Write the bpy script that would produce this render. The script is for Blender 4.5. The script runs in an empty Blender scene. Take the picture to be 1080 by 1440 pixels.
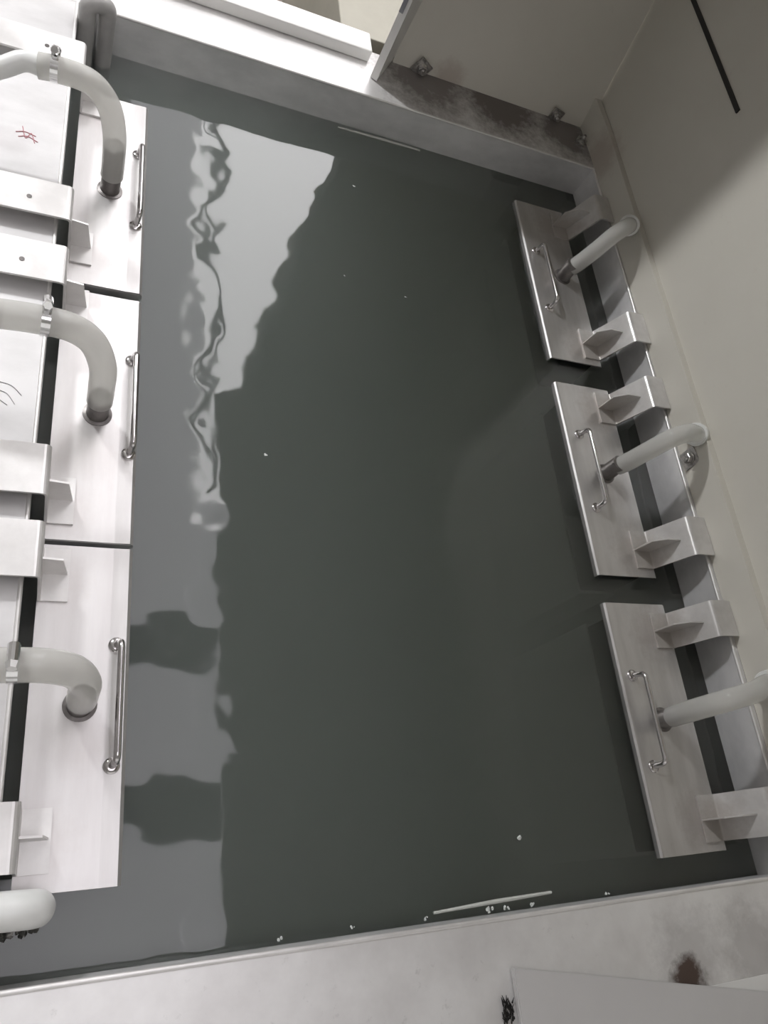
import bpy, bmesh, math, random
from mathutils import Vector, Matrix
random.seed(7)
S = bpy.context.scene
C = S.collection

# ------------------------------------------------------------------ helpers
def link(o, parent=None):
    C.objects.link(o)
    if parent is not None:
        o.parent = parent
    return o

def obj(name, bm, mat, parent=None, smooth=False, origin=None):
    me = bpy.data.meshes.new(name)
    bmesh.ops.recalc_face_normals(bm, faces=bm.faces[:])
    if origin is not None:
        bmesh.ops.translate(bm, verts=bm.verts[:], vec=-Vector(origin))
    bm.to_mesh(me); bm.free()
    if smooth:
        for p in me.polygons: p.use_smooth = True
    o = bpy.data.objects.new(name, me)
    if mat: me.materials.append(mat)
    link(o, parent)
    if origin is not None: o.location = origin
    return o

def smooth_by_angle(o, ang=40):
    me = o.data
    for p in me.polygons: p.use_smooth = True
    bm = bmesh.new(); bm.from_mesh(me)
    for e in bm.edges:
        if len(e.link_faces) == 2 and e.calc_face_angle(0) > math.radians(ang): e.smooth = False
    bm.to_mesh(me); bm.free()
    return o

def thing(name, label, cat, loc=(0, 0, 0), group=None):
    o = bpy.data.objects.new(name, None); link(o)
    o.location = loc; o.empty_display_size = 0.02
    return tag(o, label, cat, group)

def tag(o, label, cat, group=None, kind=None):
    o['label'] = label; o['category'] = cat
    if group: o['group'] = group
    if kind: o['kind'] = kind
    return o

def struct(name, bm, mat):
    o = obj(name, bm, mat); o['kind'] = 'structure'; return o

def box(bm, lo, hi, bevel=0.0, seg=2):
    r = bmesh.ops.create_cube(bm, size=1.0)
    vs = r['verts']
    for v in vs:
        v.co = Vector([(lo[i] + hi[i]) / 2 + v.co[i] * (hi[i] - lo[i]) for i in range(3)])
    if bevel > 0:
        es = list({e for v in vs for e in v.link_edges})
        bmesh.ops.bevel(bm, geom=es, offset=bevel, segments=seg, affect='EDGES', profile=0.5)
    return bm

def slab(bm, pts, t):
    """a plate: polygon pts (3D, planar) thickened by vector t"""
    a = [bm.verts.new(p) for p in pts]; b = [bm.verts.new(Vector(p) + Vector(t)) for p in pts]
    bm.faces.new(a); bm.faces.new(b[::-1])
    n = len(pts)
    for i in range(n):
        bm.faces.new((a[i], b[i], b[(i + 1) % n], a[(i + 1) % n]))
    return bm

def fillet(pts, r, n=5):
    """round the inner corners of a 2D/3D polyline"""
    pts = [Vector(p) for p in pts]; out = [pts[0]]
    for i in range(1, len(pts) - 1):
        p, a, b = pts[i], pts[i - 1], pts[i + 1]
        da, db = (a - p), (b - p)
        rr = min(r, da.length * .45, db.length * .45)
        A = p + da.normalized() * rr; B = p + db.normalized() * rr
        for k in range(n + 1):
            t = k / n
            out.append(A * (1 - t) ** 2 + p * 2 * t * (1 - t) + B * t ** 2)
    out.append(pts[-1]); return out

def strip(bm, prof, t, y0, y1):
    """bent sheet: XZ profile polyline with thickness t, extruded along Y"""
    P = [Vector((p[0], p[1])) for p in prof]; n = len(P); off = []
    for i in range(n):
        d = (P[min(i + 1, n - 1)] - P[max(i - 1, 0)]).normalized()
        off.append(P[i] + Vector((-d.y, d.x)) * t)
    ring = P + off[::-1]
    va = [bm.verts.new((p.x, y0, p.y)) for p in ring]
    vb = [bm.verts.new((p.x, y1, p.y)) for p in ring]
    m = len(ring)
    for i in range(m):
        bm.faces.new((va[i], va[(i + 1) % m], vb[(i + 1) % m], vb[i]))
    for i in range(n - 1):
        bm.faces.new((va[i], va[i + 1], va[m - 2 - i], va[m - 1 - i]))
        bm.faces.new((vb[i], vb[m - 1 - i], vb[m - 2 - i], vb[i + 1]))
    return bm

def catmull(pts, n=8):
    pts = [Vector(p) for p in pts]
    P = [pts[0] * 2 - pts[1]] + pts + [pts[-1] * 2 - pts[-2]]
    out = []
    for i in range(1, len(P) - 2):
        for k in range(n):
            t = k / n
            a, b, c, d = P[i - 1], P[i], P[i + 1], P[i + 2]
            out.append(0.5 * ((2 * b) + (c - a) * t + (2 * a - 5 * b + 4 * c - d) * t * t + (3 * b - a - 3 * c + d) * t ** 3))
    out.append(pts[-1]); return out

def tube(bm, path, r, seg=20, cap=True, hollow=None):
    """swept tube; r a number or list; hollow = wall thickness to leave the end open"""
    path = [Vector(p) for p in path]; n = len(path)
    R = r if isinstance(r, (list, tuple)) else [r] * n
    T = [(path[min(i + 1, n - 1)] - path[max(i - 1, 0)]).normalized() for i in range(n)]
    u = T[0].orthogonal().normalized(); rings = []
    for i in range(n):
        if i:
            q = T[i - 1].rotation_difference(T[i]); u = (q @ u)
        u = (u - T[i] * u.dot(T[i])).normalized(); w = T[i].cross(u)
        rings.append([bm.verts.new(path[i] + (u * math.cos(a) + w * math.sin(a)) * R[i])
                      for a in [2 * math.pi * k / seg for k in range(seg)]])
    for i in range(n - 1):
        for k in range(seg):
            bm.faces.new((rings[i][k], rings[i][(k + 1) % seg], rings[i + 1][(k + 1) % seg], rings[i + 1][k]))
    if cap:
        bm.faces.new(rings[0][::-1]); bm.faces.new(rings[-1])
    return bm

def lathe(bm, prof, c=(0, 0, 0), axis=(0, 0, 1), seg=24):
    """revolve (radius, height) profile about axis through c"""
    q = Vector((0, 0, 1)).rotation_difference(Vector(axis)); rings = []
    for r, h in prof:
        if r < 1e-6:
            rings.append([bm.verts.new(Vector(c) + q @ Vector((0, 0, h)))]); continue
        rings.append([bm.verts.new(Vector(c) + q @ Vector((r * math.cos(2 * math.pi * k / seg), r * math.sin(2 * math.pi * k / seg), h))) for k in range(seg)])
    for a, b in zip(rings, rings[1:]):
        for k in range(seg):
            k2 = (k + 1) % seg
            if len(a) == 1 and len(b) == 1: continue
            if len(a) == 1: bm.faces.new((a[0], b[k2], b[k]))
            elif len(b) == 1: bm.faces.new((a[k], a[k2], b[0]))
            else: bm.faces.new((a[k], a[k2], b[k2], b[k]))
    if len(rings[0]) > 1: bm.faces.new(rings[0][::-1])
    if len(rings[-1]) > 1: bm.faces.new(rings[-1])
    return bm

def blob(bm, c, r, amp=.35, sub=2, squash=1.0):
    g = bmesh.ops.create_icosphere(bm, subdivisions=sub, radius=1.0)
    for v in g['verts']:
        k = r * (1 + random.uniform(-amp, amp))
        v.co = Vector(c) + Vector((v.co.x * k, v.co.y * k, v.co.z * k * squash))
    return bm

# ------------------------------------------------------------------ materials
def new_mat(name):
    m = bpy.data.materials.new(name); m.use_nodes = True
    nt = m.node_tree; b = nt.nodes['Principled BSDF']
    return m, nt, b

def N(nt, t, **kw):
    n = nt.nodes.new(t)
    for k, v in kw.items():
        if k in n.inputs: n.inputs[k].default_value = v
        else: setattr(n, k, v)
    return n

def plain(name, col, rough=.5, metal=0.0, **kw):
    m, nt, b = new_mat(name)
    b.inputs['Base Color'].default_value = (*col, 1); b.inputs['Roughness'].default_value = rough
    b.inputs['Metallic'].default_value = metal
    for k, v in kw.items(): b.inputs[k].default_value = v
    return m

def mottled(name, c1, c2, scale=(8, 8, 8), rough=(.3, .5), metal=0.0, stains=(), bump=0.0, detail=5.0, contrast=(.35, .65), stain_col=(.07, .045, .035)):
    """two-tone noise surface; stains = [(x, y, z, radius, strength)] rust or dirt patches in world space"""
    m, nt, b = new_mat(name); L = nt.links.new
    geo = N(nt, 'ShaderNodeNewGeometry'); mp = N(nt, 'ShaderNodeMapping'); mp.inputs['Scale'].default_value = scale
    L(geo.outputs['Position'], mp.inputs['Vector'])
    no = N(nt, 'ShaderNodeTexNoise', Scale=1.0, Detail=detail, Roughness=.6); L(mp.outputs[0], no.inputs['Vector'])
    cr = N(nt, 'ShaderNodeValToRGB'); cr.color_ramp.elements[0].position = contrast[0]; cr.color_ramp.elements[1].position = contrast[1]
    cr.color_ramp.elements[0].color = (*c1, 1); cr.color_ramp.elements[1].color = (*c2, 1)
    L(no.outputs[0], cr.inputs[0]); col = cr.outputs[0]
    mr = N(nt, 'ShaderNodeMapRange'); mr.inputs[3].default_value = rough[0]; mr.inputs[4].default_value = rough[1]
    L(no.outputs[0], mr.inputs[0]); L(mr.outputs[0], b.inputs['Roughness'])
    b.inputs['Metallic'].default_value = metal
    if stains:
        n2 = N(nt, 'ShaderNodeTexNoise', Scale=38.0, Detail=6.0, Roughness=.7); L(geo.outputs['Position'], n2.inputs['Vector'])
        tot = None
        for (x, y, z, r, s) in stains:
            d = N(nt, 'ShaderNodeVectorMath', operation='DISTANCE'); L(geo.outputs['Position'], d.inputs[0]); d.inputs[1].default_value = (x, y, z)
            q = N(nt, 'ShaderNodeMapRange'); q.inputs[1].default_value = 0; q.inputs[2].default_value = r; q.inputs[3].default_value = 1.0; q.inputs[4].default_value = 0
            L(d.outputs['Value'], q.inputs[0])
            a = N(nt, 'ShaderNodeMath', operation='ADD'); L(q.outputs[0], a.inputs[0]); L(n2.outputs[0], a.inputs[1])
            e = N(nt, 'ShaderNodeMapRange'); e.inputs[1].default_value = .62; e.inputs[2].default_value = 1.15; e.inputs[3].default_value = 0; e.inputs[4].default_value = s
            L(a.outputs[0], e.inputs[0]); out = e.outputs[0]
            if tot is not None:
                mx = N(nt, 'ShaderNodeMath', operation='MAXIMUM'); L(tot, mx.inputs[0]); L(out, mx.inputs[1]); out = mx.outputs[0]
            tot = out
        mix = N(nt, 'ShaderNodeMix', data_type='RGBA'); L(tot, mix.inputs[0]); L(col, mix.inputs[6]); mix.inputs[7].default_value = (*stain_col, 1)
        col = mix.outputs[2]
        inv = N(nt, 'ShaderNodeMath', operation='MULTIPLY_ADD'); L(tot, inv.inputs[0]); inv.inputs[1].default_value = -metal; inv.inputs[2].default_value = metal
        L(inv.outputs[0], b.inputs['Metallic'])
    L(col, b.inputs['Base Color'])
    if bump:
        bp = N(nt, 'ShaderNodeBump', Strength=bump, Distance=.002); L(no.outputs[0], bp.inputs['Height']); L(bp.outputs[0], b.inputs['Normal'])
    return m

def emitter(name, col, strength):
    m, nt, b = new_mat(name)
    b.inputs['Base Color'].default_value = (.8, .8, .8, 1); b.inputs['Emission Color'].default_value = (*col, 1); b.inputs['Emission Strength'].default_value = strength
    return m

M = {}
M['lid'] = mottled('brushed_steel_lid', (.62, .60, .59), (.76, .745, .735), (26, 3.5, 26), (.30, .46), .8, bump=.06, contrast=(.25, .7),
    stains=[(.03, y, .012, .07, .16) for y in (.07, .44, .56, .94, 1.08, 1.45)] + [(.075, .20, .012, .06, .12), (.06, .66, .012, .08, .13)], stain_col=(.42, .34, .32))
M['shadelid'] = mottled('shaded_stained_steel_lid', (.50, .485, .475), (.66, .645, .635), (26, 5, 26), (.28, .44), .8, bump=.06, contrast=(.25, .7),  # right lids: darker base stands in for shade, tan stains are grime
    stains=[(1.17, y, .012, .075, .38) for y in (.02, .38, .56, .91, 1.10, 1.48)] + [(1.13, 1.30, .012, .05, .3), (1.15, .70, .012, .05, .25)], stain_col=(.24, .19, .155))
M['shadehook'] = mottled('shaded_stained_steel_hook', (.54, .525, .51), (.68, .665, .65), (14, 14, 14), (.30, .46), .6,  # right hooks: shade put into the darker steel tone, plus tan grime
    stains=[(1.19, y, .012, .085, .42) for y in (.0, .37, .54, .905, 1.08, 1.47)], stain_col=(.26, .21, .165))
M['hook'] = mottled('steel_hook', (.70, .685, .67), (.82, .805, .79), (14, 14, 14), (.32, .48), .55)
M['body'] = plain('box_body_shaded', (.03, .033, .03), .6, .1)  # near-black tone stands in for shade under the lids and in the gaps
M['lowerface'] = plain('pale_underwater_face', (.62, .63, .60), .8)  # pale tone for the invented underwater part of the right boxes
M['wall'] = mottled('tank_wall_steel', (.66, .655, .655), (.82, .81, .81), (7, 7, 12), (.34, .5), .5, bump=.05)
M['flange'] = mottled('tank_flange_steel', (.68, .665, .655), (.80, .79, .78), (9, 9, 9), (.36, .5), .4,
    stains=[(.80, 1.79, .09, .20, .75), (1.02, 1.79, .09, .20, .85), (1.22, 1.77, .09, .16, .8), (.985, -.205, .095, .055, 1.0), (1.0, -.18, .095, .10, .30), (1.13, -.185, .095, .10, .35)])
M['leftrim'] = mottled('left_rim_steel', (.56, .55, .545), (.66, .65, .645), (6, 14, 6), (.4, .55), .4,
    stains=[(-.10, 1.22, .095, .05, .14), (-.09, .55, .095, .05, .14)], stain_col=(.30, .24, .24))
M['chrome'] = plain('handle_chrome', (.62, .60, .60), .16, 1.0)
M['spout'] = mottled('spout_metal', (.13, .12, .115), (.24, .225, .215), (40, 40, 20), (.3, .5), .7)
M['zinc'] = mottled('zinc_hardware', (.30, .29, .28), (.62, .60, .58), (120, 120, 120), (.2, .45), .9)
M['clamp'] = plain('clamp_bright_steel', (.85, .85, .85), .15, 1.0)
M['beige'] = mottled('hood_plastic', (.57, .545, .485), (.61, .585, .525), (2, 2, 2), (.36, .46), 0,
    stains=[(1.30, 1.66, .12, .10, .30), (.86, 1.81, .10, .06, .35)], stain_col=(.22, .12, .09))
M['cover'] = mottled('cover_sheet_plastic', (.50, .487, .48), (.54, .527, .52), (3, 3, 3), (.4, .5))
M['white'] = mottled('white_plastic', (.70, .69, .67), (.76, .75, .73), (3, 3, 3), (.35, .5))
M['pvc'] = mottled('white_pipe_plastic', (.68, .69, .67), (.78, .78, .76), (6, 20, 20), (.25, .4))
M['greypipe'] = mottled('grey_pipe_plastic', (.30, .295, .285), (.40, .39, .38), (12, 12, 12), (.3, .5))
M['black'] = plain('black_rubber', (.012, .011, .010), .5)
M['crust'] = mottled('dirt_crust', (.03, .03, .025), (.35, .34, .32), (90, 90, 90), (.7, .9), contrast=(.5, .62))
M['foam'] = plain('foam_fleck', (.62, .64, .62), .7)
M['stick'] = plain('pale_stick', (.55, .56, .52), .5)
M['red'] = plain('red_marker_ink', (.50, .22, .24), .6)
M['greyink'] = plain('grey_marker_ink', (.30, .29, .29), .6)
M['tagpl'] = plain('grey_tag', (.22, .22, .24), .5)
M['casing'] = mottled('dull_beige_casing', (.30, .285, .235), (.36, .34, .285), (4, 4, 4), (.5, .6))
M['brown'] = mottled('brown_floor', (.15, .125, .105), (.22, .19, .165), (5, 5, 5), (.6, .8))
M['roomwall'] = plain('room_wall_paint', (.66, .655, .64), .8)
M['beam'] = plain('beam_grey_paint', (.16, .16, .17), .7)

# translucent hose
m, nt, b = new_mat('translucent_hose'); L = nt.links.new
b.inputs['Base Color'].default_value = (.74, .73, .70, 1); b.inputs['Roughness'].default_value = .09; b.inputs['IOR'].default_value = 1.4
tr = N(nt, 'ShaderNodeBsdfTransparent'); tr.inputs[0].default_value = (.92, .92, .90, 1)
tl = N(nt, 'ShaderNodeBsdfTranslucent'); tl.inputs[0].default_value = (.74, .73, .70, 1)
m1 = N(nt, 'ShaderNodeMixShader'); m1.inputs[0].default_value = .35; m2 = N(nt, 'ShaderNodeMixShader'); m2.inputs[0].default_value = .34
L(b.outputs[0], m1.inputs[1]); L(tl.outputs[0], m1.inputs[2]); L(m1.outputs[0], m2.inputs[1]); L(tr.outputs[0], m2.inputs[2])
L(m2.outputs[0], nt.nodes['Material Output'].inputs['Surface']); M['hose'] = m

# tank liquid: clear mirror-like skin over a cloudy dark green body
m, nt, b = new_mat('dark_green_liquid'); L = nt.links.new; nt.nodes.remove(b)
out = nt.nodes['Material Output']
tr = N(nt, 'ShaderNodeBsdfTransparent'); gl = N(nt, 'ShaderNodeBsdfGlossy', Roughness=.045); fr = N(nt, 'ShaderNodeFresnel', IOR=1.56)
geo = N(nt, 'ShaderNodeNewGeometry'); mp = N(nt, 'ShaderNodeMapping'); mp.inputs['Scale'].default_value = (1, 1, 1); L(geo.outputs['Position'], mp.inputs[0])
n1 = N(nt, 'ShaderNodeTexNoise', Scale=15.0, Detail=.6, Roughness=.4); L(mp.outputs[0], n1.inputs['Vector'])
bp = N(nt, 'ShaderNodeBump', Strength=.135, Distance=.01); L(n1.outputs[0], bp.inputs['Height']); L(bp.outputs[0], gl.inputs['Normal'])
ms = N(nt, 'ShaderNodeMixShader'); L(fr.outputs[0], ms.inputs[0]); L(tr.outputs[0], ms.inputs[1]); L(gl.outputs[0], ms.inputs[2]); L(ms.outputs[0], out.inputs['Surface'])
ab = N(nt, 'ShaderNodeVolumeAbsorption', Density=1.35); ab.inputs['Color'].default_value = (.32, .50, .36, 1)
sc = N(nt, 'ShaderNodeVolumeScatter', Density=5.6); sc.inputs['Color'].default_value = (.80, .865, .81, 1)
ad = N(nt, 'ShaderNodeAddShader'); L(ab.outputs[0], ad.inputs[0]); L(sc.outputs[0], ad.inputs[1]); L(ad.outputs[0], out.inputs['Volume'])
M['water'] = m

# ------------------------------------------------------------------ dimensions (metres, water surface z = 0)
XL, XR, YN, YF = -.015, 1.286, -.085, 1.650
RIM = .092; DEEP = -.55

# ------------------------------------------------------------------ tank
tank = thing('steel_tank', 'rectangular stainless steel tank holding dark green liquid, flanged rim all round', 'tank', (.64, .78, DEEP))
TO = Vector(tank.location)
def part(name, bm, mat, parent, smooth=False):
    """bm in world coordinates; parent chain are unrotated empties or meshes with known world position"""
    w = Vector((0, 0, 0)); p = parent
    while p is not None: w += Vector(p.location); p = p.parent
    bmesh.ops.translate(bm, verts=bm.verts[:], vec=-w)
    o = obj(name, bm, mat, parent)
    if smooth: smooth_by_angle(o)
    return o
T = .004
part('end_wall', box(bmesh.new(), (XL - T, YF, DEEP), (XR + T, YF + T, RIM - .003)), M['wall'], tank)
part('end_wall', box(bmesh.new(), (XL - T, YN - T, DEEP), (XR + T, YN, RIM - .003)), M['wall'], tank)
part('side_wall', box(bmesh.new(), (XL - T, YN, DEEP), (XL, YF, RIM - .003)), M['wall'], tank)
part('side_wall', box(bmesh.new(), (XR, YN, DEEP), (XR + T, YF, RIM - .003)), M['wall'], tank)
part('tank_bottom', box(bmesh.new(), (XL - T, YN - T, DEEP - .004), (XR + T, YF + T, DEEP)), M['wall'], tank)
bm = bmesh.new(); box(bm, (XL - .30, YF, RIM - .004), (XR + .006, YF + .17, RIM), .0018); part('rim_flange', bm, M['flange'], tank)
bm = bmesh.new(); box(bm, (XL - .30, YN - .28, RIM - .004), (XR + .03, YN, RIM), .0018); part('rim_flange', bm, M['flange'], tank)
bm = bmesh.new(); box(bm, (XL - .30, YN + .0005, RIM - .004), (XL, YF - .0005, RIM), .0018); part('rim_flange', bm, M['leftrim'], tank)
bm = bmesh.new(); box(bm, (XR, YN + .0005, RIM - .004), (XR + .012, YF - .0005, RIM), .0018); part('rim_flange', bm, M['wall'], tank)
for nm, a, b_ in (('end', (XL, YF + .001, RIM - .001), (XR, YF + .001, RIM - .001)), ('end', (XL, YN - .001, RIM - .001), (XR, YN - .001, RIM - .001)),
                  ('side', (XR + .001, YN, RIM - .001), (XR + .001, YF, RIM - .001)), ('side', (XL - .001, YN, RIM - .001), (XL - .001, YF, RIM - .001))):
    part('rim_bead', tube(bmesh.new(), [a, b_], .0034, 12), M['hook'], tank, True)
# pen marks on the left rim
def scribble(pts, mat, parent, r=.0012):
    bm = bmesh.new()
    for s in pts: tube(bm, catmull(s, 4), r, 6)
    return part('marker_scribble', bm, mat, parent)
z_ = RIM + .0006
scribble([[(-.095, 1.245, z_), (-.080, 1.25, z_), (-.062, 1.245, z_)], [(-.085, 1.262, z_), (-.078, 1.235, z_), (-.07, 1.25, z_), (-.063, 1.228, z_)], [(-.09, 1.235, z_), (-.075, 1.24, z_), (-.058, 1.232, z_)]], M['red'], tank, .0008)
scribble([[(-.075, .72, z_), (-.055, .715, z_), (-.04, .70, z_)], [(-.075, .705, z_), (-.06, .70, z_), (-.048, .683, z_)], [(-.072, .69, z_), (-.058, .68, z_)]], M['greyink'], tank, .0005)
scribble([[(-.075, .535, z_), (-.066, .525, z_), (-.06, .53, z_), (-.055, .518, z_)]], M['red'], tank, .0008)

# ------------------------------------------------------------------ liquid
bm = bmesh.new(); box(bm, (XL + .0006, YN + .0006, DEEP + .002), (XR - .0006, YF - .0006, 0))
water = obj('tank_water', bm, M['water']); tag(water, 'still dark green liquid filling the steel tank, bright reflection at one side', 'water', kind='stuff')

# ------------------------------------------------------------------ hanging boxes
def hook(root, left, y0, y1, lidx_back, hole):
    if left:
        bx = lidx_back
        prof = fillet([(bx + .042, .0125), (bx + .0005, .0125), (bx - .0015, .113), (-.24, .113)], .006)
        prof = [(p.x, p.y) for p in prof]
        bm = strip(bmesh.new(), prof, .004, y0, y1) if False else strip(bmesh.new(), prof[::-1], .004, y0, y1)
        h = part('hanging_hook', bm, M['hook'], root)
        ym = (y0 + y1) / 2
        g = slab(bmesh.new(), [(bx + .040, ym, .0125), (bx + .030, ym, .074), (bx + .002, ym, .078), (bx + .002, ym, .0125)], (0, .003, 0))
        part('gusset', g, M['hook'], h)
        if hole: part('screw_hole', lathe(bmesh.new(), [(.0042, .1172), (.0042, .1178), (.0, .1178)], (-.06, ym - .006, 0), seg=16), M['spout'], h)
    else:
        bx = lidx_back; xend = 1.2945 - .006 * max(0, y1 - .4)
        prof = fillet([(bx - .045, .0125), (bx - .0005, .0125), (bx + .036, .104), (xend, .104)], .006)
        prof = [(p.x, p.y) for p in prof]
        h = part('hanging_hook', strip(bmesh.new(), prof, .004, y0, y1), M['shadehook'], root)
        ym = (y0 + y1) / 2 - .004
        g = slab(bmesh.new(), [(bx - .046, ym, .0125), (bx - .040, ym, .066), (bx - .012, ym, .084), (bx + .027, ym, .084), (bx + .001, ym, .0125)], (0, .003, 0))
        part('gusset', g, M['shadehook'], h)
    return h

def hanging_box(label, left, xa, xb, y0, y1, hooks, spout, handle_x, handle_y, holes=(True, True)):
    root = thing('hanging_box', label, 'hanging box', ((xa + xb) / 2, (y0 + y1) / 2, -.35), 'hanging boxes along the tank sides')
    bm = bmesh.new(); box(bm, (xa + (.012 if left else .045), y0 + .012, -.42), (xb - (.026 if left else .012), y1 - .012, .0045), .004)
    part('box_body', bm, M['body'], root)
    if not left:
        bm = bmesh.new(); box(bm, (xa + .041, y0 + .004, -.43), (xb - .008, y1 - .004, -.110), .004)
        part('pale_lower_face', bm, M['lowerface'], root)  # invented pale lower part, added so gaps show as dark streaks
    # lid: flat plate with a slight crease and turned down lip on the liquid side
    if left: prof = [(xb, -.002), (xb - .0004, .0052), (xb - .003, .0092), (xb - .026, .0082), (xa, .0088)]
    else: prof = [(xa, -.002), (xa + .0003, .0074), (xa + .0014, .0086), (xa + .003, .0088), (xb, .0088)]
    if left: bm = strip(bmesh.new(), prof[::-1], .0034, y0, y1)
    else: bm = strip(bmesh.new(), prof, .0034, y0, y1)
    if left: box(bm, (xa, y0 - .0004, -.012), (xb - .002, y0 + .002, .0085))
    part('lid', bm, M['lid'] if left else M['shadelid'], root)
    for (h0, h1), ho in zip(hooks, holes): hook(root, left, h0, h1, xa if left else xb, ho)
    sx, sy = spout
    sp = part('spout', lathe(bmesh.new(), [(.0235, .0112), (.0235, .0135), (.0182, .0150), (.0180, .064), (.0160, .064)], (sx, sy, 0), seg=28), M['spout'], root, True)
    # bar handle on two round feet
    a, c = handle_y; hx = handle_x
    path = fillet([(hx, a, .012), (hx + .004, a + .002, .044), (hx + .004, c - .002, .044), (hx, c, .012)], .012, 6)
    hd = part('handle', tube(bmesh.new(), path, .0052, 14), M['chrome'], root, True)
    for yy in (a, c):
        part('mounting_foot', lathe(bmesh.new(), [(.0115, .0115), (.0115, .0145), (.0095, .0165), (.006, .0175)], (hx, yy, 0), seg=20), M['chrome'], hd, True)
    return root

LX = (.006, .1365)
hanging_box('white steel hanging box at the far end of the left row', True, *LX, 1.003, 1.500, [(1.045, 1.12), (1.430, 1.500)], (.072, 1.243), .122, (1.165, 1.355))
hanging_box('middle pale steel hanging box of the white left row', True, *LX, .502, .985, [(.527, .607), (.908, .985)], (.074, .734), .126, (.663, .850), (False, True))
hanging_box('white steel hanging box beside the white pipe end, nearest of the left row', True, *LX, .012, .493, [(.035, .115), (.402, .485)], (.074, .250), .120, (.165, .338), (False, False))
hanging_box('grey steel hanging box of the right row by the far tank wall', False, 1.068, 1.213, 1.045, 1.545, [(1.062, 1.147), (1.445, 1.528)], (1.160, 1.311), 1.094, (1.196, 1.378))
hanging_box('middle grey steel hanging box of the shaded right row, below the square bolt plate', False, 1.062, 1.212, .500, .976, [(.520, .606), (.880, .962)], (1.143, .744), 1.094, (.655, .838))
hanging_box('grey steel hanging box of the right row by the near tank wall', False, 1.060, 1.212, -.036, .440, [(-.020, .062), (.346, .420)], (1.134, .204), 1.085, (.119, .290))

# curled pen mark on the hook nearest the far right corner
far_hook = [o for o in C.objects if o.name.startswith('hanging_hook') and o.parent and o.parent.name == 'hanging_box.003'][-1]
def onhook(y, t): return (1.2108 + .036 * t, y, .0150 + .0915 * t)
scribble([[onhook(1.508, .50), onhook(1.512, .62), onhook(1.500, .70), onhook(1.494, .60), onhook(1.488, .50), onhook(1.476, .58), onhook(1.480, .72)]], M['greyink'], far_hook, .0011)

# ------------------------------------------------------------------ hoses
def hose(label, pts, r, clamp_at=None, clamp_dir=(0, 0, 1), sleeve=None, stub=None, collar=None):
    root = thing('suction_hose', label, 'hose', pts[0], 'clear hoses rising from the hanging boxes')
    path = catmull(pts, 10)
    part('hose_tube', tube(bmesh.new(), path, r, 28), M['hose'], root, True)
    if sleeve: part('inner_pipe', tube(bmesh.new(), catmull(sleeve, 8), r * .84, 24), M['greypipe'], root, True)
    if stub: part('pipe_stub', tube(bmesh.new(), catmull(stub, 8), r * .80, 24), M['pvc'], root, True)
    if collar is not None:
        i = min(range(len(path)), key=lambda k: abs(path[k].x - collar))
        d = (path[i + 1] - path[i - 1]).normalized()
        part('white_collar', lathe(bmesh.new(), [(r + .0003, -.012), (r + .005, -.012), (r + .006, -.010), (r + .006, .012), (r + .0003, .012)], path[i], d, 28), M['pvc'], root, True)
    if clamp_at is not None:
        i = min(range(len(path)), key=lambda k: (path[k] - Vector(clamp_at)).length)
        d = (path[min(i + 1, len(path) - 1)] - path[max(i - 1, 0)]).normalized(); c = path[i]
        band = lathe(bmesh.new(), [(r + .0002, -.006), (r + .0016, -.006), (r + .0016, .006), (r + .0002, .006)], c, d, 32)
        cl = part('hose_clamp', band, M['clamp'], root, True)
        up = (Vector(clamp_dir) - d * Vector(clamp_dir).dot(d)).normalized(); sd = d.cross(up)
        bm = bmesh.new(); q = c + up * (r + .007)
        tube(bm, [q - sd * .014, q + sd * .010], .0072, 12); tube(bm, [q - sd * .022, q - sd * .014], [.006, .0078], 6)
        tube(bm, [c + up * (r - .001), c + up * (r + .008)], .007, 6)
        part('clamp_screw', bm, M['clamp'], cl)
    return root
HR = .0205
hose('clear hose arching over the left rim at the far end, onto a pale pipe', [(.072, 1.243, .048), (.071, 1.243, .085), (.066, 1.243, .145), (.050, 1.243, .200), (.018, 1.243, .234), (-.030, 1.243, .240), (-.062, 1.245, .236)], HR,
     (-.038, 1.244, .239), (0, .6, .8), sleeve=[(.072, 1.243, .049), (.071, 1.243, .085), (.068, 1.243, .120)], stub=[(-.055, 1.245, .236), (-.085, 1.248, .234), (-.12, 1.235, .218), (-.20, 1.21, .185), (-.30, 1.19, .150)])
hose('clear hose arching over the left rim from the middle white box', [(.074, .734, .052), (.073, .734, .090), (.069, .734, .150), (.050, .734, .206), (.018, .734, .233), (-.03, .734, .239), (-.085, .733, .238)], HR,
     (-.016, .734, .238), (0, .6, .8), sleeve=[(.074, .734, .053), (.074, .734, .066)], stub=[(-.07, .733, .238), (-.12, .735, .236), (-.22, .74, .22), (-.32, .74, .2)])
hose('clear hose arching over the left rim from the near white box', [(.074, .250, .050), (.073, .250, .090), (.070, .251, .145), (.052, .253, .196), (.018, .254, .217), (-.03, .254, .219), (-.10, .254, .216), (-.22, .25, .21)], HR,
     (-.016, .254, .218), (0, .3, 1))
hose('clear hose from the farthest grey box leading through the hood footing', [(1.163, 1.311, .048), (1.172, 1.311, .070), (1.186, 1.312, .122), (1.206, 1.322, .168), (1.240, 1.345, .180), (1.280, 1.385, .155), (1.325, 1.43, .12)], .0195,
     sleeve=[(1.164, 1.311, .049), (1.172, 1.311, .070), (1.178, 1.311, .09)], collar=1.272)
hose('clear hose from the middle grey box leading through the hood footing', [(1.146, .744, .048), (1.156, .744, .070), (1.169, .745, .122), (1.190, .750, .172), (1.222, .758, .190), (1.262, .772, .172), (1.33, .80, .13)], .0195,
     sleeve=[(1.147, .744, .049), (1.156, .744, .070), (1.158, .744, .078)], collar=1.284)
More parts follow.
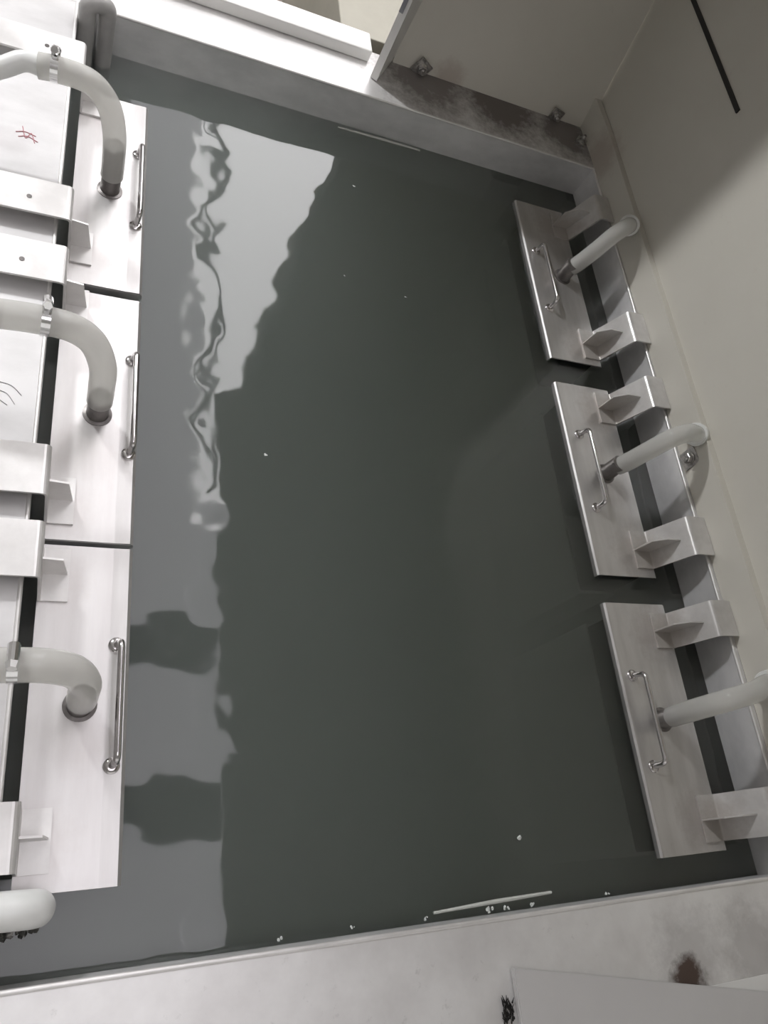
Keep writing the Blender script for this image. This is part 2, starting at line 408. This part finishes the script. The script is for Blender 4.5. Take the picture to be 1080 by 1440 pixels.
hose('clear hose from the near grey box leading through the hood footing', [(1.134, .204, .040), (1.130, .204, .075), (1.128, .204, .125), (1.150, .208, .175), (1.200, .218, .185), (1.262, .235, .160), (1.33, .25, .13)], .0195,
     sleeve=[(1.134, .204, .041), (1.130, .204, .070), (1.129, .204, .082)], collar=1.288)

# ------------------------------------------------------------------ hood of plastic sheets over the far right half
hood = thing('plastic_hood', 'beige plastic sheet hood standing on the far and right tank rims', 'hood', (1.29, 1.80, RIM))
HB = 1.36
KN = [(-.60, 1.303), (.40, 1.301), (1.70, 1.293), (1.835, 1.284)]
def sx(y):
    for (a, xa), (b, xb) in zip(KN, KN[1:]):
        if y <= b or b == KN[-1][0]: return xa + (xb - xa) * (y - a) / (b - a)
def by(z): return 1.806 + .30 * (min(z, .50) - RIM)
# back sheet, leaning outwards
bm = bmesh.new(); yz = [(by(RIM), RIM + .001), (by(.5), .5), (by(HB), HB)]; F = []
for y, z in yz:
    F.append([bm.verts.new(p) for p in ((.706, y, z), (1.30, y, z), (1.30, y + .008, z), (.706, y + .008, z))])
for p, q in zip(F, F[1:]):
    for k in range(4): bm.faces.new((p[k], p[(k + 1) % 4], q[(k + 1) % 4], q[k]))
bm.faces.new(F[0]); bm.faces.new(F[-1][::-1])
part('back_panel', bm, M['beige'], hood)
def straight(y): return 1.301 - .0062 * (y - .4)
def bent(off, t, z0, z1, yend, sx=sx):
    ys = [-.60, .40, 1.70, yend]; bm = bmesh.new(); R_ = []
    for y in ys:
        R_.append([bm.verts.new(p) for p in ((sx(y) + off, y, z0), (sx(y) + off + t, y, z0), (sx(y) + off + t, y, z1), (sx(y) + off, y, z1))])
    for p, q in zip(R_, R_[1:]):
        for k in range(4): bm.faces.new((p[k], p[(k + 1) % 4], q[(k + 1) % 4], q[k]))
    bm.faces.new(R_[0]); bm.faces.new(R_[-1][::-1]); return bm
part('footing_strip', bent(-.005, .0168, RIM + .001, .172, 1.826), M['beige'], hood)
part('side_panel', bent(.012, .006, .15, HB, 2.20, straight), M['beige'], hood)
slab(bm := bmesh.new(), [(.60, -.60, HB + .002), (1.33, -.60, HB + .002), (1.33, 1.96, HB + .002), (.755, 1.96, HB + .002), (.632, 1.722, HB + .002), (.60, 1.722, HB + .002)], (0, 0, .008)); part('top_panel', bm, M['beige'], hood)
slab(bm := bmesh.new(), [(.636, 1.719, RIM + .002), (.700, 1.838, RIM + .002), (.756, 1.940, .5), (.756, 1.940, HB), (.636, 1.719, HB)], (.0155, -.0085, 0)); eb = part('end_board', bm, M['white'], hood)
slab(bm := bmesh.new(), [(.6360, 1.7195, .262), (.6445, 1.7147, .262), (.6445, 1.7147, .30), (.6360, 1.7195, .30)], (-.0015, -.003, 0)); part('grey_tag', bm, M['tagpl'], eb)

bm = bmesh.new(); F = []
for y, z in ((1.402, .484), (1.70, .488), (1.83, .489)):
    xx = straight(y) + .0118
    F.append([bm.verts.new(p) for p in ((xx, y, z), (xx - .004, y, z), (xx - .004, y, z + .010), (xx, y, z + .010))])
for p, q in zip(F, F[1:]):
    for k in range(4): bm.faces.new((p[k], p[(k + 1) % 4], q[(k + 1) % 4], q[k]))
bm.faces.new(F[0]); bm.faces.new(F[-1][::-1])
rs = obj('rubber_strip', bm, M['black'], origin=(1.30, 1.6, .49)); tag(rs, 'thin black rubber strip along the beige hood wall near the top right corner', 'strip')

# ------------------------------------------------------------------ bolts
def bolt(label, base, axis, size=.011, plate=.018, mat=None, rot=0.0, nut_ratio=1.0):
    root = thing('clamp_bolt', label, 'bolt', base, 'bolts along the hood footing')
    ax = Vector(axis).normalized(); u = ax.orthogonal().normalized()
    u = Matrix.Rotation(rot, 3, ax) @ u; w = ax.cross(u); c = Vector(base)
    sq = [c + (u * i + w * j) * plate for i, j in ((-1, -1), (1, -1), (1, 1), (-1, 1))]
    part('square_washer', slab(bmesh.new(), sq, ax * .004), mat or M['zinc'], root)
    bm = bmesh.new(); tube(bm, [c + ax * .004, c + ax * .0065], size * 1.25, 20); part('round_washer', bm, M['zinc'], root)
    bm = bmesh.new(); tube(bm, [c + ax * .0065, c + ax * (.0065 + size * .75), c + ax * (.0065 + size * .9)], [size, size, size * .8], 6); part('hex_nut', bm, M['zinc'], root)
    bm = bmesh.new(); P = []; R = []
    for k in range(9):
        P.append(c + ax * (.006 + size * .9 + k * .0011)); R.append(size * (.52 if k % 2 else .44))
    tube(bm, P, R, 14); part('threaded_stud', bm, M['zinc'], root)
    return root
bolt('silver bolt and square washer on the far hood sheet beside the white end board', (.780, 1.8035, .106), (0, -1, .05), .012, .0205, rot=.3)
bolt('tarnished bolt at the foot of the far hood sheet near the back corner', (1.190, 1.8035, .105), (0, -1, .05), .010, .017, rot=.6)
bolt('crusted bolt in the far back corner of the tank rim', (1.268, 1.745, RIM + .0008), (-.1, -.1, 1), .009, .014, rot=.2)
bolt('square plated bolt on the right rim under the middle hose', (1.2945, .745, .118), (-1, -.1, .1), .0115, .020, rot=.9)

# ------------------------------------------------------------------ pipes in the corners
pp = fillet([(.042, 1.614, -.30), (.042, 1.614, .128), (.004, 1.602, .132), (.004, 1.602, -.30)], .019, 10)
o = obj('bent_pipe', tube(bmesh.new(), pp, .0170, 22), M['greypipe'], origin=(.0, 1.6, -.30)); smooth_by_angle(o)
tag(o, 'grey pipe bent into a hoop dipping into the liquid at the far left corner', 'pipe')
root = thing('plastic_pipe', 'white plastic pipe end over the liquid at the near left corner', 'pipe', (.03, -.004, .05))
pe = fillet([(-.36, .004, .1145), (.035, -.004, .1145), (.035, -.004, -.12)], .035, 8)
part('pipe_body', tube(bmesh.new(), pe, .0215, 28), M['pvc'], root, True)
bm = bmesh.new()
for k in range(26):
    t = random.random(); blob(bm, (-.01 + .055 * t, -.027 + random.uniform(-.004, .006) + .012 * max(0, t - .6), .096 + random.uniform(-.004, .004)), random.uniform(.003, .006), .4, 1)
part('dirt_crust', bm, M['crust'], root)

# ------------------------------------------------------------------ near side: loose boards on the rim
bm = bmesh.new(); slab(bm, [(.664, -.148, RIM + .002), (1.292, -.277, RIM + .002), (1.292, -.52, RIM + .002), (.664, -.52, RIM + .002)], (0, 0, .010))
bmesh.ops.bevel(bm, geom=bm.edges[:], offset=.002, segments=2, affect='EDGES')
cb = obj('cover_board', bm, M['cover'], origin=(.95, -.33, RIM)); tag(cb, 'beige plastic cover board lying at an angle on the near tank rim', 'board')
bm = bmesh.new(); box(bm, (.93, -.285, RIM + .0005), (1.292, -.222, RIM + .0018), .0004)
br = obj('backing_board', bm, M['white'], origin=(1.1, -.25, RIM)); tag(br, 'thin white backing board slipped under the angled beige cover board', 'board')
bm = bmesh.new()
for k in range(60):
    a = random.random()
    p = Vector((.655 + random.uniform(-.012, .006), -.20 + random.uniform(-.016, .012), RIM + .001))
    tube(bm, [p, p + Vector((random.uniform(-.006, .002), random.uniform(.002, .010), random.uniform(.001, .006)))], [.0012, .0004], 5)
o = obj('bristle_tuft', bm, M['black'], origin=(.655, -.2, RIM)); tag(o, 'small tuft of black bristles beside the corner of the beige cover board', 'bristles')

# ------------------------------------------------------------------ far side: bar and what stands behind it
bm = bmesh.new(); box(bm, (XL - .30, 1.772, RIM + .0005), (.637, 1.842, .122), .004)
o = obj('plastic_bar', bm, M['white'], origin=(.2, 1.8, RIM)); tag(o, 'long white plastic bar lying along the far tank rim', 'bar')
bm = bmesh.new(); box(bm, (.585, 1.90, -.9), (1.5, 2.6, .075), .003)
o = obj('plastic_casing', bm, M['casing'], origin=(1.0, 2.2, -.9)); tag(o, 'beige plastic casing standing on the floor behind the white bar', 'casing')
bm = bmesh.new(); tube(bm, [(.562, 1.93, -.9), (.562, 1.93, .06)], .016, 16)
o = obj('dark_post', bm, M['beam'], origin=(.562, 1.93, -.9)); smooth_by_angle(o); tag(o, 'short dark post beside the beige casing behind the white bar', 'post')

# ------------------------------------------------------------------ things floating on the liquid
def stick(label, a, b, r):
    o = obj('floating_stick', tube(bmesh.new(), [a, ((Vector(a) + Vector(b)) / 2) + Vector((.002, .0008, 0)), b], [r * .6, r, r * .7], 8), M['stick'], origin=a)
    smooth_by_angle(o); tag(o, label, 'stick')
stick('thin pale stick floating against the far tank wall', (.581, 1.634, .001), (.804, 1.639, .001), .0032)
stick('pale stick floating close to the near tank wall', (.600, -.072, .001), (.819, -.066, .001), .0034)
FL = [(.605, 1.448, .005, 'foam fleck afloat near the far wall, right of the bright reflection'), (.560, 1.167, .003, 'tiny foam fleck on dark liquid beside the bright reflection'),
      (.703, 1.144, .003, 'tiny foam fleck on open dark liquid level with the far grey box'), (.367, .699, .004, 'lone pale fleck floating near the left middle of the liquid'),
      (.772, .021, .006, 'pale feathery fleck floating between the near boxes'),
      (.357, -.078, .005, 'foam fleck farthest left along the near waterline'), (.587, -.078, .004, 'foam fleck at the left tip of the near stick'),
      (.700, -.079, .008, 'largest foam lump between the near stick and the wall'), (.731, -.079, .006, 'foam lump just right of the largest one by the near stick'),
      (.778, -.080, .005, 'foam fleck beside the right half of the near stick'), (.932, -.080, .005, 'foam fleck on the near waterline right of the stick'),
      (.466, -.076, .004, 'foam fleck on the near waterline left of the stick')]
for x, y, r, lab in FL:
    bm = bmesh.new()
    for k in range(4): blob(bm, (x + random.uniform(-r, r) * .8, y + random.uniform(-r, r) * .4, .0005), r * random.uniform(.3, .55), .3, 1, .4)
    o = obj('foam_fleck', bm, M['foam'], origin=(x, y, 0)); tag(o, lab, 'foam', 'foam flecks on the liquid')

# ------------------------------------------------------------------ room
RX0, RX1, RY0, RY1, RZ0, RZ1 = -4.0, 4.0, -3.5, 6.8, -.90, 3.40
def quad(p): 
    bm = bmesh.new(); bm.faces.new([bm.verts.new(v) for v in p]); return bm
struct('floor', box(bmesh.new(), (RX0, RY0, RZ0 - .05), (RX1, RY1, RZ0)), M['brown'])
struct('ceiling', box(bmesh.new(), (RX0, RY0, RZ1), (RX1, RY1, RZ1 + .05)), M['roomwall'])
struct('wall_left', box(bmesh.new(), (RX0 - .05, RY0, RZ0), (RX0, RY1, RZ1)), M['roomwall'])
struct('wall_right', box(bmesh.new(), (RX1, RY0, RZ0), (RX1 + .05, RY1, RZ1)), M['roomwall'])
struct('wall_far', box(bmesh.new(), (RX0, RY1, RZ0), (RX1, RY1 + .05, RZ1)), M['roomwall'])
struct('wall_near', box(bmesh.new(), (RX0, RY0 - .05, RZ0), (RX1, RY0, RZ1)), M['roomwall'])
def win(n, lo, hi, col, s):
    struct('window_or_fill_%d' % n, box(bmesh.new(), lo, hi), emitter('daylight_or_fill_%d' % n, col, s))
win(1, (.40, -1.0, RZ1 - .03), (.90, 6.7, RZ1 - .001), (1, .965, 1.03), 2.6)       # long skylight over the left side
win(2, (.92, 2.2, RZ1 - .03), (2.6, 6.5, RZ1 - .001), (1, .985, 1.0), 8.5)          # skylight beyond the hood
win(4, (.905, -1.0, RZ1 - .03), (1.35, 2.19, RZ1 - .001), (1, .965, 1.03), 2.6)
win(3, (-.5, -1.0, RZ1 - .03), (.395, .10, RZ1 - .001), (1, .965, 1.03), 2.6)         # its short return
win(5, (-3.2, RY0 + .001, .3), (3.2, RY0 + .03, 3.0), (1, .98, .94), .38)         # unseen fill panel added behind the camera to brighten the hood
struct('skylight_blocker_1', box(bmesh.new(), (.30, 1.18, RZ1 - .20), (1.02, 1.40, RZ1 - .035)), M['beam'])  # dark bars added unseen overhead to make dark patches in the mirrored skylight
struct('skylight_blocker_2', box(bmesh.new(), (.30, .25, RZ1 - .20), (1.02, .56, RZ1 - .035)), M['beam'])
for i in range(3):                                                                    # unseen cables added to streak the skylight's reflection
    pts = [(.92 + random.uniform(-.10, .10) + .02 * k, 2.2 + .55 * k, RZ1 - .12 - random.uniform(0, .25)) for k in range(9)]
    struct('skylight_blocker_%d' % (3 + i), tube(bmesh.new(), catmull(pts, 5), random.uniform(.012, .02), 8), M['beam'])
# hanging work lamp to the far left: the lamp whose light the hood cuts off
LP = Vector((-1.62, 3.27, 2.60)); aim = (Vector((.7, .9, 0)) - LP).normalized()
lamp = thing('work_lamp', 'square work lamp hung from the ceiling beyond the far left corner', 'lamp', LP)
q = Vector((0, 0, -1)).rotation_difference(aim).to_matrix()
def lb(lo, hi, bev=0):
    bm = box(bmesh.new(), lo, hi, bev)
    for v in bm.verts: v.co = LP + q @ v.co
    return bm
part('lamp_housing', lb((-.20, -.20, .0), (.20, .20, .10), .01), M['white'], lamp)
part('lamp_diffuser', lb((-.12, -.12, -.012), (.12, .12, -.001)), emitter('lamp_glow', (.97, .98, 1), 600.0), lamp)
part('hanging_rod', tube(bmesh.new(), [LP + Vector((0, 0, .08)), (LP.x, LP.y, RZ1 - .03)], .012, 10), M['beam'], lamp)

w = bpy.data.worlds.new('World'); S.world = w; w.use_nodes = True
w.node_tree.nodes['Background'].inputs[0].default_value = (.5, .5, .5, 1); w.node_tree.nodes['Background'].inputs[1].default_value = .5

# ------------------------------------------------------------------ camera
cam = bpy.data.cameras.new('Camera'); co = bpy.data.objects.new('Camera', cam); C.objects.link(co)
cam.sensor_fit = 'VERTICAL'; cam.sensor_height = 24.0; cam.lens = 1095.17 / 1440 * 24.0; cam.clip_start = .02
r0 = Vector((.91161735, -.10016835, .39864784)); r1 = Vector((.08245404, -.90557395, -.41609753)); r2 = Vector((.4026849, .41219186, -.81727764))
X = r0.normalized(); Z = (-r2).normalized(); Y = Z.cross(X).normalized(); X = Y.cross(Z)
co.matrix_world = Matrix(((X.x, Y.x, Z.x, 0), (X.y, Y.y, Z.y, 0), (X.z, Y.z, Z.z, 1.2), (0, 0, 0, 1)))
S.camera = co
S.view_settings.view_transform = 'Standard'; S.view_settings.look = 'None'; S.view_settings.gamma = 1; S.view_settings.exposure = -0.2
S.view_settings.use_curve_mapping = False
S.cycles.max_bounces = 10; S.cycles.transparent_max_bounces = 12; S.cycles.volume_bounces = 7
S.cycles.sample_clamp_indirect = 8
